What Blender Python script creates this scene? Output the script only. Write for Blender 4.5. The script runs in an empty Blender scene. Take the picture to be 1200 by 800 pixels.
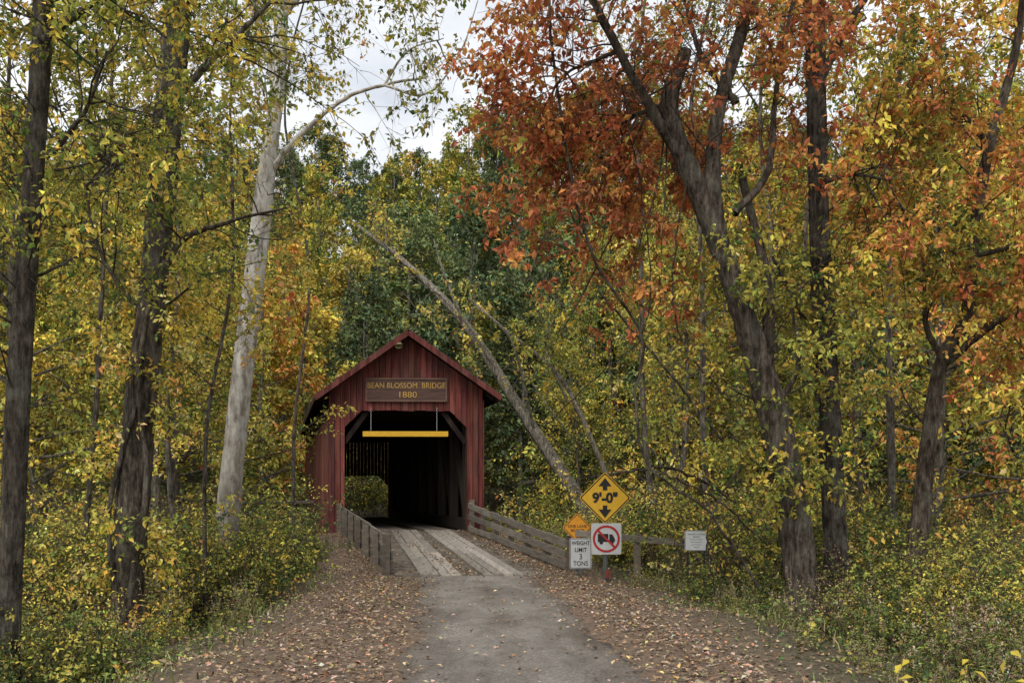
import bpy, math
import numpy as np
from mathutils import Matrix, Vector
rng = np.random.default_rng(11)
CAMH = 1.6
HZ = 580.0
def S(a, b, d):
    """image pixel (column a, row b) placed at distance d -> world metres"""
    return ((a-600.0)*d/1000.0, d, CAMH+(HZ-b)*d/1000.0)

scene = bpy.context.scene
# ------------------------------------------------------------------ mesh helpers
def nrm(a):
    return a/np.maximum(np.linalg.norm(a, axis=-1, keepdims=True), 1e-9)

class Acc:
    def __init__(s):
        s.v=[]; s.f=[]; s.c=[]; s.m=[]; s.s=[]; s.n=0
    def add(s, v, f, c, m=0, smooth=False):
        v=np.asarray(v,float).reshape(-1,3); f=np.asarray(f,int).reshape(-1,4)
        c=np.asarray(c,float)
        if c.ndim==1: c=np.tile(c,(len(v),1))
        s.v.append(v); s.f.append(f+s.n); s.c.append(c)
        s.m.append(np.full(len(f),m)); s.s.append(np.full(len(f),smooth)); s.n+=len(v)
    def mesh(s, name, mats, origin=(0,0,0)):
        v=np.concatenate(s.v)-np.array(origin); f=np.concatenate(s.f); c=np.concatenate(s.c)
        me=bpy.data.meshes.new(name)
        me.vertices.add(len(v)); me.vertices.foreach_set('co',v.ravel().astype(np.float32))
        me.loops.add(len(f)*4); me.loops.foreach_set('vertex_index',f.ravel().astype(np.int32))
        me.polygons.add(len(f)); me.polygons.foreach_set('loop_start',(np.arange(len(f))*4).astype(np.int32))
        for m in mats: me.materials.append(m)
        me.polygons.foreach_set('material_index',np.concatenate(s.m).astype(np.int32))
        me.polygons.foreach_set('use_smooth',np.concatenate(s.s).astype(bool))
        me.update(calc_edges=True)
        ca=me.color_attributes.new('Col','FLOAT_COLOR','POINT')
        cc=np.ones((len(v),4),np.float32); cc[:,:3]=np.clip(c,0,1)
        ca.data.foreach_set('color',cc.ravel())
        return me
    def obj(s, name, mats, origin=(0,0,0), parent=None):
        return mkobj(name, s.mesh(name,mats,origin), origin, parent)

def mkobj(name, me, loc=(0,0,0), parent=None):
    o=bpy.data.objects.new(name,me); scene.collection.objects.link(o); o.location=loc
    if parent is not None:
        o.parent=parent; o.matrix_parent_inverse=Matrix.Translation(-Vector(parent.location))
    return o
def empty(name, loc=(0,0,0)):
    o=bpy.data.objects.new(name,None); scene.collection.objects.link(o); o.location=loc
    o.empty_display_size=0.3
    return o

HEXF=[[0,3,2,1],[4,5,6,7],[0,1,5,4],[1,2,6,5],[2,3,7,6],[3,0,4,7]]
def hexa(acc, p8, col, m=0):
    acc.add(p8,HEXF,col,m)
def box(acc,x0,x1,y0,y1,z0,z1,col,m=0,T=None):
    p=[(x0,y0,z0),(x1,y0,z0),(x1,y1,z0),(x0,y1,z0),(x0,y0,z1),(x1,y0,z1),(x1,y1,z1),(x0,y1,z1)]
    if T: p=[T(*q) for q in p]
    hexa(acc,p,col,m)
def beam(acc,a,b,w,h,col,m=0,up=(0,0,1)):
    a=np.array(a,float); b=np.array(b,float); t=nrm(b-a); up=np.array(up,float)
    s=nrm(np.cross(t,up)); u=np.cross(s,t)
    p=[]
    for q in (a,b):
        p+= [q-s*w/2-u*h/2, q+s*w/2-u*h/2, q+s*w/2+u*h/2, q-s*w/2+u*h/2]
    acc.add(p,[[0,1,2,3],[7,6,5,4],[0,4,5,1],[1,5,6,2],[2,6,7,3],[3,7,4,0]],col,m)

def tubes(acc,P,R,k,col,m=0,lump=0.0):
    N,M,_=P.shape
    T=nrm(np.gradient(P,axis=1)); main=nrm(P[:,-1]-P[:,0])
    ref=np.where(np.abs(main[:,2:3])>.75,np.array([[1.,0.13,0]]),np.array([[0,0,1.]]))
    A=nrm(np.cross(T,np.repeat(ref[:,None],M,1))); B=np.cross(T,A)
    an=np.arange(k)*2*np.pi/k
    RR=np.repeat(R[:,:,None],k,2)
    if lump:
        ph=np.cumsum(rng.normal(0,.10,M))[None,:,None]
        ridge=.9*np.sin(an*3+rng.uniform(0,6)+ph)+.8*np.sin(an*5+rng.uniform(0,6)-1.3*ph)
        lowf=np.sin(np.linspace(0,rng.uniform(9,16),M)+rng.uniform(0,6))[None,:,None]
        RR=RR*(1+lump*.6*rng.normal(0,1,RR.shape)+lump*ridge+lump*1.2*lowf)
    V=P[:,:,None]+RR[...,None]*(np.cos(an)[None,None,:,None]*A[:,:,None]+np.sin(an)[None,None,:,None]*B[:,:,None])
    i=np.arange(N)[:,None,None]*M*k; j=np.arange(M-1)[None,:,None]*k; q=np.arange(k)[None,None,:]; q2=(q+1)%k
    F=np.stack([i+j+q,i+j+q2,i+j+k+q2,i+j+k+q],-1).reshape(-1,4)
    col=np.asarray(col,float)
    if col.ndim==2: col=np.repeat(col,M*k,axis=0)
    acc.add(V.reshape(-1,3),F,col,m,True)

def crom(pts,n):
    p=np.array(pts,float); 
    if len(p)==2: p=np.array([p[0],(p[0]+p[1])/2,p[1]])
    e=np.vstack([2*p[0]-p[1],p,2*p[-1]-p[-2]]); out=[]
    for t in np.linspace(0,len(p)-1-1e-6,n):
        i=int(t); f=t-i; a,b,c,d=e[i],e[i+1],e[i+2],e[i+3]
        out.append(.5*((2*b)+(c-a)*f+(2*a-5*b+4*c-d)*f*f+(-a+3*b-3*c+d)*f**3))
    return np.array(out)

def grow(St,D,L,M,wander,trop):
    P=[St]; d=nrm(D); L=np.broadcast_to(L,(len(St),))
    for i in range(1,M):
        d=d+rng.normal(0,wander,d.shape); d[:,2]+=trop; d=nrm(d)
        P.append(P[-1]+d*(L/(M-1))[:,None])
    return np.stack(P,1)
def kids(P,n,t0,t1,spread,up=0.0):
    N,M,_=P.shape
    t=rng.uniform(t0,t1,(N,n)); x=t*(M-1.001); i=x.astype(int); f=(x-i)[...,None]
    r=np.arange(N)[:,None]
    a=P[r,i]; b=P[r,i+1]; Q=a+(b-a)*f; T=nrm(b-a)
    q=rng.normal(0,1,T.shape); q=q-(q*T).sum(-1,keepdims=True)*T; q=nrm(q)
    D=T*(1-spread)+q*spread; D[...,2]+=up
    return Q.reshape(-1,3),nrm(D.reshape(-1,3)),np.repeat(np.arange(N),n),t.ravel()

def leaves(acc,P,D,size,col,m=1,flat=0.0,wid=.27):
    N=len(P); D=nrm(D)
    up=rng.normal(0,1,(N,3)); up[:,2]=np.abs(up[:,2])+flat
    s=nrm(np.cross(D,up)); n=np.cross(s,D)
    z=np.broadcast_to(size,(N,))[:,None]; w=wid*rng.uniform(.75,1.2,(N,1))
    V=np.stack([P, P+D*z*.45+s*z*w+n*z*.08, P+D*z*.98-n*z*.12, P+D*z*.5-s*z*w+n*z*.08],1)
    acc.add(V.reshape(-1,3),np.arange(N*4).reshape(-1,4),np.repeat(col,4,axis=0),m)

def pick(pal,grp,n,keep=.65,var=.18):
    w=np.array([p[0] for p in pal]); w=w/w.sum(); C=np.array([p[1] for p in pal])
    G=rng.choice(len(pal),grp.max()+1,p=w); gb=rng.uniform(.72,1.25,grp.max()+1)
    idx=np.where(rng.random(n)<keep,G[grp],rng.choice(len(pal),n,p=w))
    c=C[idx]*gb[grp][:,None]*np.exp(rng.normal(0,var,(n,1)))
    c=c*(1+rng.normal(0,.08,(n,3)))
    return np.clip(c,.004,.9)

BARK=(.13,.11,.09)
def twigwork(acc,P1,r1,pal,n2=6,l2=1.4,n3=5,l3=.6,nl=9,size=.12,droop=-.03,t0=.2,wcol=BARK,far=False,spread=.55,bare=0.0):
    N1,M1,_=P1.shape
    r1=np.broadcast_to(r1,(N1,))
    tubes(acc,P1,r1[:,None]*np.linspace(1,.25,M1)[None],4 if far else 5,wcol)
    S2,D2,g,t=kids(P1,n2,t0,1.0,spread)
    P2=grow(S2,D2,l2*rng.uniform(.6,1.3,len(S2))*(1.15-.5*t),5,.16,droop)
    if not far: tubes(acc,P2,(r1[g]*.4)[:,None]*np.linspace(1,.25,5)[None],3,wcol)
    S3,D3,g3,t3=kids(P2,n3,.2,1.0,.5)
    P3=grow(S3,D3,l3*rng.uniform(.6,1.3,len(S3)),4,.2,droop*1.5)
    if far is False: tubes(acc,P3,np.tile(np.linspace(.0045,.002,4),(len(S3),1)),3,wcol)
    G=g[g3]
    if bare>0:
        k=rng.random(len(P3))>bare; P3=P3[k]; g3=g3[k]; G=G[k]
    if nl==0: return
    S4,D4,g4,t4=kids(P3,nl,.1,1.0,.75,up=-.25)
    S4=S4+rng.normal(0,l3*.06,S4.shape)
    sz=size*rng.uniform(.6,1.25,len(S4))
    grp=g3[g4]
    leaves(acc,S4,D4,sz,pick(pal,grp,len(S4)),flat=.6)

# ------------------------------------------------------------------ materials
def newmat(name):
    m=bpy.data.materials.new(name); m.use_nodes=True; nt=m.node_tree; b=nt.nodes['Principled BSDF']
    return m,nt,b
def N(nt,t,**k):
    n=nt.nodes.new(t)
    for a,v in k.items(): setattr(n,a,v)
    return n
def mixc(nt,fac,a,b,mode='MIX'):
    n=N(nt,'ShaderNodeMix',data_type='RGBA',blend_type=mode)
    for s,v in ((0,fac),(6,a),(7,b)):
        if hasattr(v,'is_linked') or hasattr(v,'links'): nt.links.new(v,n.inputs[s])
        elif s==0: n.inputs[0].default_value=v
        else: n.inputs[s].default_value=(*v,1) if len(v)==3 else v
    return n.outputs[2]
def noise(nt,scale,detail=4,rough=.6,vec=None,stretch=None,coord='Object'):
    n=N(nt,'ShaderNodeTexNoise'); n.inputs['Scale'].default_value=scale; n.inputs['Detail'].default_value=detail; n.inputs['Roughness'].default_value=rough
    tc=N(nt,'ShaderNodeTexCoord'); o=tc.outputs[coord]
    if stretch:
        mp=N(nt,'ShaderNodeMapping'); mp.inputs['Scale'].default_value=stretch; nt.links.new(o,mp.inputs[0]); o=mp.outputs[0]
    nt.links.new(o,n.inputs['Vector']); return n.outputs['Fac']
def ramp(nt,fac,stops):
    r=N(nt,'ShaderNodeValToRGB'); e=r.color_ramp.elements
    e[0].position=stops[0][0]; e[0].color=(*stops[0][1],1); e[1].position=stops[1][0]; e[1].color=(*stops[1][1],1)
    for p,c in stops[2:]:
        x=e.new(p); x.color=(*c,1)
    nt.links.new(fac,r.inputs[0]); return r.outputs[0]
def bump(nt,b,h,strength=.5,dist=.02):
    n=N(nt,'ShaderNodeBump'); n.inputs['Strength'].default_value=strength; n.inputs['Distance'].default_value=dist
    nt.links.new(h,n.inputs['Height']); nt.links.new(n.outputs[0],b.inputs['Normal'])
def attr(nt):
    a=N(nt,'ShaderNodeAttribute'); a.attribute_name='Col'; return a.outputs['Color']

def leaf_mat(name='leaf',trans=.35):
    m,nt,b=newmat(name); c=attr(nt); nt.nodes.remove(b)
    oi=N(nt,'ShaderNodeObjectInfo'); mr=N(nt,'ShaderNodeMapRange'); nt.links.new(oi.outputs['Random'],mr.inputs[0])
    mr.inputs[3].default_value=.78; mr.inputs[4].default_value=1.2
    col=mixc(nt,1.0,c,mr.outputs[0],'MULTIPLY')
    df=N(nt,'ShaderNodeBsdfDiffuse'); nt.links.new(col,df.inputs[0]); out=nt.nodes['Material Output'].inputs[0]
    if trans<=0:
        nt.links.new(df.outputs[0],out); return m
    tr=N(nt,'ShaderNodeBsdfTranslucent'); nt.links.new(col,tr.inputs[0])
    mx=N(nt,'ShaderNodeMixShader'); mx.inputs[0].default_value=trans
    nt.links.new(df.outputs[0],mx.inputs[1]); nt.links.new(tr.outputs[0],mx.inputs[2])
    nt.links.new(mx.outputs[0],out); return m
def bark_mat(name,tint=1.0):
    m,nt,b=newmat(name)
    n1=noise(nt,17,8,.8,stretch=(1,1,.2)); n2=noise(nt,2.6,6,.7); n3=noise(nt,6,5,.7,stretch=(1,1,.5))
    f=ramp(nt,n1,[(.38,(.22,.21,.20)),(.5,(.9,.88,.85)),(.62,(2.0,1.95,1.9))])
    c=mixc(nt,1.0,attr(nt),f,'MULTIPLY')
    c=mixc(nt,1.0,c,ramp(nt,n3,[(.4,(.62,.6,.58)),(.6,(1.2,1.2,1.2))]),'MULTIPLY')
    lich=ramp(nt,n2,[(.50,(0,0,0)),(.66,(.6,.6,.6))])
    c=mixc(nt,lich,c,mixc(nt,n1,(.03,.03,.02),(.42,.41,.33)))
    nt.links.new(c,b.inputs['Base Color']); b.inputs['Roughness'].default_value=.95; b.inputs['Specular IOR Level'].default_value=.1
    bump(nt,b,n1,1.0,.10); return m
def sycamore_mat():
    m,nt,b=newmat('sycamore_bark')
    n1=noise(nt,2.6,6,.68,stretch=(1.6,1.6,.6)); n2=noise(nt,10,5,.65,stretch=(1,1,.35))
    c=ramp(nt,n1,[(.41,(.17,.145,.11)),(.47,(.32,.29,.24)),(.54,(.60,.57,.51)),(.68,(.76,.73,.67))])
    c=mixc(nt,.35,c,ramp(nt,n2,[(.38,(.12,.10,.08)),(.62,(.70,.66,.60))]))
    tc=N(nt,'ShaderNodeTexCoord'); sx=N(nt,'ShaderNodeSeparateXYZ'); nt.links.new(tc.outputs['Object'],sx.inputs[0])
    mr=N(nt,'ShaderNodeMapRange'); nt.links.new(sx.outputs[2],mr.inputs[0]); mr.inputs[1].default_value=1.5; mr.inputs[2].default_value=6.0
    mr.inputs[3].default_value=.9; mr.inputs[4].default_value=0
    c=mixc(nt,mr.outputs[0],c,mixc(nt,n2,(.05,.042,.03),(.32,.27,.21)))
    nt.links.new(c,b.inputs['Base Color']); b.inputs['Roughness'].default_value=.85; bump(nt,b,n2,.8,.05); return m
def wood_mat(name,streak=(1,1,.06),contrast=.6,rough=.85,scale=14,fade=None,grime=False):
    m,nt,b=newmat(name)
    n1=noise(nt,scale,6,.7,stretch=streak); n2=noise(nt,1.3,5,.6)
    lo=1-contrast; hi=1+contrast
    c=mixc(nt,1.0,attr(nt),ramp(nt,n1,[(.28,(lo,lo,lo)),(.72,(hi,hi,hi))]),'MULTIPLY')
    if fade: 
        f=ramp(nt,n2,[(.42,(0,0,0)),(.75,(.65,.65,.65))]); c=mixc(nt,f,c,fade)
    if grime:
        n4=noise(nt,2.2,6,.7,stretch=(2.4,2.4,.22)); c=mixc(nt,1.0,c,ramp(nt,n4,[(.38,(.5,.48,.46)),(.58,(1.08,1.08,1.08))]),'MULTIPLY')
    nt.links.new(c,b.inputs['Base Color']); b.inputs['Roughness'].default_value=rough; b.inputs['Specular IOR Level'].default_value=.2
    bump(nt,b,n1,.5,.01); return m
def plain(name,col,rough=.5,var=.12,metal=0):
    m,nt,b=newmat(name); n=noise(nt,9,4,.6)
    k=1-var; q=1+var
    c=mixc(nt,1.0,col,ramp(nt,n,[(.3,(k,k,k)),(.7,(q,q,q))]),'MULTIPLY')
    nt.links.new(c,b.inputs['Base Color']); b.inputs['Roughness'].default_value=rough; b.inputs['Metallic'].default_value=metal; return m

LEAF=leaf_mat(trans=.3); FARLEAF=leaf_mat('distant_leaf',0); BARKM=bark_mat('bark'); SYC=sycamore_mat()
LITTER=leaf_mat('dry_leaf',0)
RED=wood_mat('red_painted_boards',streak=(1,1,.05),contrast=.5,scale=11,fade=(.12,.07,.058),grime=True)
DARKW=wood_mat('old_interior_wood',contrast=.5)
GREYW=wood_mat('weathered_grey_wood',streak=(.5,.07,1),contrast=.5,scale=16,fade=(.15,.13,.105))
ROOFM=wood_mat('roof_shingles',streak=(1,1,1),contrast=.4,scale=8)
METAL=plain('galvanised_post',(.12,.13,.12),.55,.2,.4)
BLACK=plain('black_paint',(.012,.012,.012),.5)
WHITE=plain('white_sign_face',(.58,.59,.58),.5,.08)
YEL=plain('yellow_sign_face',(.80,.46,.025),.5,.08)
ORG=plain('orange_sign_face',(.78,.33,.02),.5,.1)
REDP=plain('red_sign_paint',(.45,.02,.02),.45)
LETTER=plain('sign_letter_paint',(.55,.33,.07),.6,.25)

# ------------------------------------------------------------------ terrain
def sm(t):
    t=np.clip(t,0,1); return t*t*(3-2*t)
XCY=[-60,0,7.3,12,17.5,28,48,60,80]; XCX=[2.5,.6,.1,-.25,-.75,-3.45,-8.95,-11,-20]
def xc(y): return np.interp(y,XCY,XCX)
def gh(x,y):
    x=np.asarray(x,float); y=np.asarray(y,float)
    zr=np.interp(y,[-60,12,17.5,28,48,60],[0,0,-.08,.38,.38,.4])
    dx=x-xc(y); sl=sm((-dx-2.3)/3.5); sr=sm((dx-2.5)/3.5)
    z=zr*(1-sl)+(-.8)*sl; z=z*(1-sr)+(-.42)*sr
    away=sm((np.abs(dx)-1.9)/1.2)
    z=z+away*(.06*np.sin(x*1.7+y*.9)+.05*np.sin(x*.6-y*1.3+1)+.025*np.sin(x*4.1+y*3.3))
    c=sm((y-28.3)/2.5)*(1-sm((y-43.5)/3.5)); z=z*(1-c)+(-2.7)*c
    hill=sm((y-54)/80)*41*(1+.10*np.sin(x/23+.6)+.06*np.sin(x/9))
    hill+= sm((np.abs(x+3)-30)/90)*14*sm((y-10)/60)
    return z+hill
gx=np.concatenate([[-700,-400,-250,-160],np.arange(-110,-14,4),np.arange(-14,14,.3),np.arange(14,112,4),[160,250,400,700]])
gy=np.concatenate([[-300,-150,-70,-35],np.arange(-20,3,2),np.arange(3,32,.3),np.arange(32,60,1),np.arange(60,150,4),[170,220,320,500,800]])
X,Y=np.meshgrid(gx,gy); Z=gh(X,Y)
dd=X-xc(Y); shoulder=np.where(dd<0,1-np.clip((-dd-2.7)/1.2,0,1),1-np.clip((dd-1.9-.02*Y)/1.0,0,1))*(Y<30)
lit=np.array([.19,.135,.095]); soil=np.array([.10,.088,.05])
gc=soil[None,None]*(1-shoulder[...,None])+lit*shoulder[...,None]
a=Acc(); ny,nx=X.shape
ii=(np.arange(ny-1)[:,None]*nx+np.arange(nx-1)[None]).ravel()
a.add(np.stack([X,Y,Z],-1).reshape(-1,3),np.stack([ii,ii+1,ii+nx+1,ii+nx],-1),gc.reshape(-1,3),0,True)
m,nt,b=newmat('forest_floor')
n1=noise(nt,11,8,.8); n2=noise(nt,.8,4,.6)
c=mixc(nt,1.0,attr(nt),ramp(nt,n1,[(.35,(.3,.28,.26)),(.5,(1,1,1)),(.66,(1.9,1.7,1.4))]),'MULTIPLY')
c=mixc(nt,ramp(nt,n2,[(.45,(0,0,0)),(.65,(.5,.5,.5))]),c,(.13,.10,.065))
nt.links.new(c,b.inputs['Base Color']); b.inputs['Roughness'].default_value=1; bump(nt,b,n1,.8,.05)
a.obj('ground',[m])

# creek
a=Acc(); a.add([(-160,29,-2.35),(160,29,-2.35),(160,46,-2.35),(-160,46,-2.35)],[[0,1,2,3]],(.03,.035,.025))
m,nt,b=newmat('creek_water'); b.inputs['Base Color'].default_value=(.03,.035,.022,1); b.inputs['Roughness'].default_value=.12
bump(nt,b,noise(nt,3,3,.5),.3,.03); a.obj('creek_water',[m])

# gravel road
a=Acc(); ry=np.concatenate([np.arange(-50,3,2),np.arange(3,17.45,.15),[17.48]]); NU=41; us=np.linspace(-1,1,NU)
hw=1.10+.08*np.sin(ry*1.1)+.05*np.sin(ry*3.1); hw=np.where(ry>13,hw+.03*(ry-13),hw)
cen=xc(ry)
RX=cen[:,None]+us[None]*hw[:,None]+ (np.abs(us)>.93)[None]*rng.normal(0,.05,(len(ry),NU)); RY=np.repeat(ry[:,None],NU,1)
RZ=np.interp(RY,[-60,12,17.5],[0,0,-.08])+.04*(1-np.abs(us[None])**6)-.018*np.exp(-((np.abs(us[None])-.55)/.2)**2)+.004*np.sin(RX*5+RY*3)
RZ=np.where(np.abs(us)[None]>.99,RZ-.04,RZ)
n_=NU; ii=(np.arange(len(ry)-1)[:,None]*n_+np.arange(n_-1)[None]).ravel()
edge=np.clip((np.abs(us)-.62)/.38,0,1)[None,:,None]; mid_=np.exp(-(us/.16)**2)[None,:,None]*.4
rc=(np.array([.33,.30,.262])*(1-edge)+np.array([.21,.165,.125])*edge)*np.ones((len(ry),1,1))
rc=rc*(1-mid_)+np.array([.25,.21,.17])*mid_
a.add(np.stack([RX,RY,RZ],-1).reshape(-1,3),np.stack([ii,ii+1,ii+n_+1,ii+n_],-1),rc.reshape(-1,3),0,True)
m,nt,b=newmat('gravel')
n1=noise(nt,34,8,.85); n2=noise(nt,1.0,7,.7,stretch=(1,.4,1)); n3=noise(nt,5,6,.7)
c=mixc(nt,1.0,attr(nt),ramp(nt,n1,[(.34,(.35,.34,.33)),(.5,(.95,.95,.95)),(.66,(1.7,1.7,1.7))]),'MULTIPLY')
c=mixc(nt,1.0,c,ramp(nt,n2,[(.38,(.58,.55,.52)),(.6,(1.12,1.12,1.12))]),'MULTIPLY')
c=mixc(nt,ramp(nt,n3,[(.52,(0,0,0)),(.68,(.6,.6,.6))]),c,(.17,.135,.10))
nt.links.new(c,b.inputs['Base Color']); b.inputs['Roughness'].default_value=.95; bump(nt,b,n1,1.0,.035)
a.obj('gravel_road',[m])

# ------------------------------------------------------------------ bridge
U0=-3.48; DZ=.42; BL=20.0
def BT(u,v,z): return (U0+u-.27*v, 28+.02*u+.965*v, DZ+z)
br=empty('covered_bridge',BT(0,0,0))
def roofz(u): return 6.50-.705*abs(u)
redc=np.array([.180,.053,.043])
def rc_(k=.24): return redc*np.exp(rng.normal(0,k))*(1+rng.normal(0,.06,3))
def face(v0,v1,otop,cham=True,pitch=.19):
    acc=Acc(); u=-2.52
    while u<2.52-1e-6:
        e=min(u+pitch,2.52)
        for J in (-2.0,2.0):
            if u<J-1e-6<e-1e-6: e=J
        g=.008
        uu=(u+g,e-g); mid=(u+e)/2
        def bot(q):
            if abs(mid)>2.0: return -.55
            return otop-max(0,(abs(q)-1.45))*1.0
        off=rng.uniform(0,.018); jb=rng.uniform(-.02,.02)
        tp=[roofz(q)-.10 for q in uu]; bt=[bot(q)+jb for q in uu]
        p=[BT(uu[0],v0-off,bt[0]),BT(uu[1],v0-off,bt[1]),BT(uu[1],v1,bt[1]),BT(uu[0],v1,bt[0]),
           BT(uu[0],v0-off,tp[0]),BT(uu[1],v0-off,tp[1]),BT(uu[1],v1,tp[1]),BT(uu[0],v1,tp[0])]
        hexa(acc,p,rc_()); u=e
    return acc
face(0,.035,3.95).obj('front_gable_wall',[RED],parent=br)
face(BL-.035,BL,2.25).obj('rear_gable_wall',[RED],parent=br)
acc=Acc()
for sgn in (-1,1):
    v=.0
    while v<BL-.05:
        w=.24; top=3.75 if sgn<0 else 4.3
        u_=sgn*2.52; off=rng.uniform(0,.012)*sgn
        box(acc,min(u_,u_+sgn*.03)+off,max(u_,u_+sgn*.03)+off,v+.005,min(v+w-.005,BL-.04),-.65,top,rc_(.25)*np.array([1.15,1.3,1.2]),0,BT); v+=w
acc.obj('side_walls',[RED],parent=br)
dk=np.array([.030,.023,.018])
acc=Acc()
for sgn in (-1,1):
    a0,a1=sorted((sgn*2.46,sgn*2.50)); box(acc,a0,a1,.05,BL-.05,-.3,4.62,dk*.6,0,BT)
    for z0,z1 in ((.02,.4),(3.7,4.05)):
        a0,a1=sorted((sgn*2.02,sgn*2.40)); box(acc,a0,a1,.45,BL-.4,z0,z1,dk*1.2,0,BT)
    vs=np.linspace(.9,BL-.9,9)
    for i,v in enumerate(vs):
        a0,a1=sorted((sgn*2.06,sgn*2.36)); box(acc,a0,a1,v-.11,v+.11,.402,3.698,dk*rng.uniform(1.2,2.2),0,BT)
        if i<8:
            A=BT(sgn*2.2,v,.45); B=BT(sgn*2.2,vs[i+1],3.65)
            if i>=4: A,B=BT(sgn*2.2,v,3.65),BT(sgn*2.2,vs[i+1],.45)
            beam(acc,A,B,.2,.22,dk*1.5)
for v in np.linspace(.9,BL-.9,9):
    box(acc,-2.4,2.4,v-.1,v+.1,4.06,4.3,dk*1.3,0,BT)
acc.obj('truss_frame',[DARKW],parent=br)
acc=Acc()
for sgn in (-1,1):
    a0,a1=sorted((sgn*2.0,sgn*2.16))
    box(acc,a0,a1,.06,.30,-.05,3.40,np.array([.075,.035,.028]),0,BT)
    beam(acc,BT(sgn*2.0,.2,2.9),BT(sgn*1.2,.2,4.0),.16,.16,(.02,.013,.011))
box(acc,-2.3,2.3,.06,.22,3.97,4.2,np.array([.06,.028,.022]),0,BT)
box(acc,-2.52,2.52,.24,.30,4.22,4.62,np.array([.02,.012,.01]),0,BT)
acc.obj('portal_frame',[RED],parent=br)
# roof
acc=Acc()
for sgn in (-1,1):
    E=2.98
    rows=16
    for i in range(rows):
        ua=E*i/rows; ub=E*(i+1)/rows+.04; lift=.015
        q=lambda u,v,dz: BT(sgn*u,v,roofz(u)+dz)
        p=[q(ua,-.55,.0),q(ub,-.55,.0),q(ub,BL+.45,.0),q(ua,BL+.45,.0),q(ua,-.55,.035),q(ub,-.55,.035+lift),q(ub,BL+.45,.035+lift),q(ua,BL+.45,.035)]
        hexa(acc,p,np.array([.07,.062,.056])*rng.uniform(.8,1.25))
acc.obj('roof',[ROOFM],parent=br)
acc=Acc()
for sgn in (-1,1):
    for v in (-.56,BL+.46):
        A=np.array(BT(0.0,v,roofz(0)-.08)); B=np.array(BT(sgn*3.0,v,roofz(3.0)-.08))
        beam(acc,A,B,.045,.17,redc*np.array([1.0,.95,1.0]))
    for v in np.arange(-.4,BL,.6):
        A=np.array(BT(sgn*.1,v,roofz(.1)-.09)); B=np.array(BT(sgn*2.94,v,roofz(2.94)-.09)); beam(acc,A,B,.07,.12,(.03,.018,.014))
    a0,a1=sorted((sgn*2.985,sgn*3.02)); box(acc,a0,a1,-.54,BL+.44,roofz(3.0)-.16,roofz(3.0)-.0,(.045,.028,.022),0,BT)
acc.obj('roof_trim',[RED],parent=br)
acc=Acc(); v=0.02
while v<BL:
    box(acc,-2.40,2.40,v,v+.21,-.10,-.03-rng.uniform(0,.008),np.array([.10,.085,.07])*rng.uniform(.6,1.2),0,BT); v+=.22
for k in range(8):
    u=(-.55+k*.22) if k<4 else (.95+(k-4)*.22)
    u-=.2
    box(acc,u+.006,u+.205,.0,BL,-.02,.03,np.array([.2,.17,.145])*rng.uniform(.7,1.1),0,BT)
for u in (-2.2,-.8,.8,2.2): box(acc,u-.15,u+.15,.0,BL,-.6,-.11,(.04,.035,.03),0,BT)
acc.obj('bridge_floor',[GREYW],parent=br)
acc=Acc()
for v0,v1 in ((-1.0,.8),(BL-.8,BL+1)):
    for r in range(6):
        u=-3.0+(.35 if r%2 else 0)-.4
        while u<2.9:
            w=rng.uniform(.55,.9); z1=-.66-r*.42
            box(acc,max(u,-3.1),min(u+w-.015,3.1),v0+rng.uniform(0,.03),v1,z1-.405,z1,np.array([.16,.15,.125])*rng.uniform(.7,1.2),0,BT); u+=w
acc.obj('stone_abutments',[ROOFM],parent=br)

def text(body,size,loc,mat,name,parent,ext=.004,rotz=0,bold=0.0,sx=1.0):
    c=bpy.data.curves.new(name,'FONT'); c.body=body; c.size=size; c.align_x='CENTER'; c.align_y='CENTER'; c.extrude=ext; c.offset=bold
    t=bpy.data.objects.new(name+'_tmp',c); scene.collection.objects.link(t)
    dg=bpy.context.evaluated_depsgraph_get(); me=bpy.data.meshes.new_from_object(t.evaluated_get(dg)); bpy.data.objects.remove(t)
    me.name=name; me.materials.clear(); me.materials.append(mat)
    o=mkobj(name,me,loc,parent); o.rotation_euler=(math.pi/2,0,rotz); o.scale=(sx,1,1); return o
acc=Acc(); box(acc,-1.30,1.30,-.075,-.02,4.27,4.98,np.array([.115,.068,.055]),0,BT)
for z0,z1 in ((4.24,4.29),(4.96,5.01)): box(acc,-1.33,1.33,-.10,-.077,z0,z1,(.18,.11,.085),0,BT)
for u0,u1 in ((-1.33,-1.28),(1.28,1.33)): box(acc,u0,u1,-.099,-.077,4.292,4.958,(.18,.11,.085),0,BT)
acc.obj('name_board',[wood_mat('board_wood',streak=(.08,1,1),contrast=.45)],parent=br)
text('BEAN BLOSSOM  BRIDGE',.25,BT(0,-.084,4.76),LETTER,'name_lettering',br,bold=.0,sx=.92,rotz=.02)
text('1880',.27,BT(.03,-.084,4.46),LETTER,'date_lettering',br,bold=.0,rotz=.02,sx=1.2)
acc=Acc(); box(acc,-1.42,1.36,-.12,-.04,3.10,3.27,(.72,.42,.02),0,BT); acc.obj('clearance_bar',[YEL],parent=br)
acc=Acc()
for u in (-1.15,1.0):
    for k in range(14):
        z=3.28+k*.055; beam(acc,BT(u+(.012 if k%2 else -.012),-.08,z),BT(u+(-.006),-.08,z+.06),.014,.014,(.4,.4,.4))
acc.obj('bar_chains',[plain('chain_metal',(.45,.45,.44),.4,.1,.3)],parent=br)
acc=Acc(); beam(acc,BT(-.3,-.05,6.05),BT(-.3,-.4,6.12),.05,.05,(.3,.28,.2)); 
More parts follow.
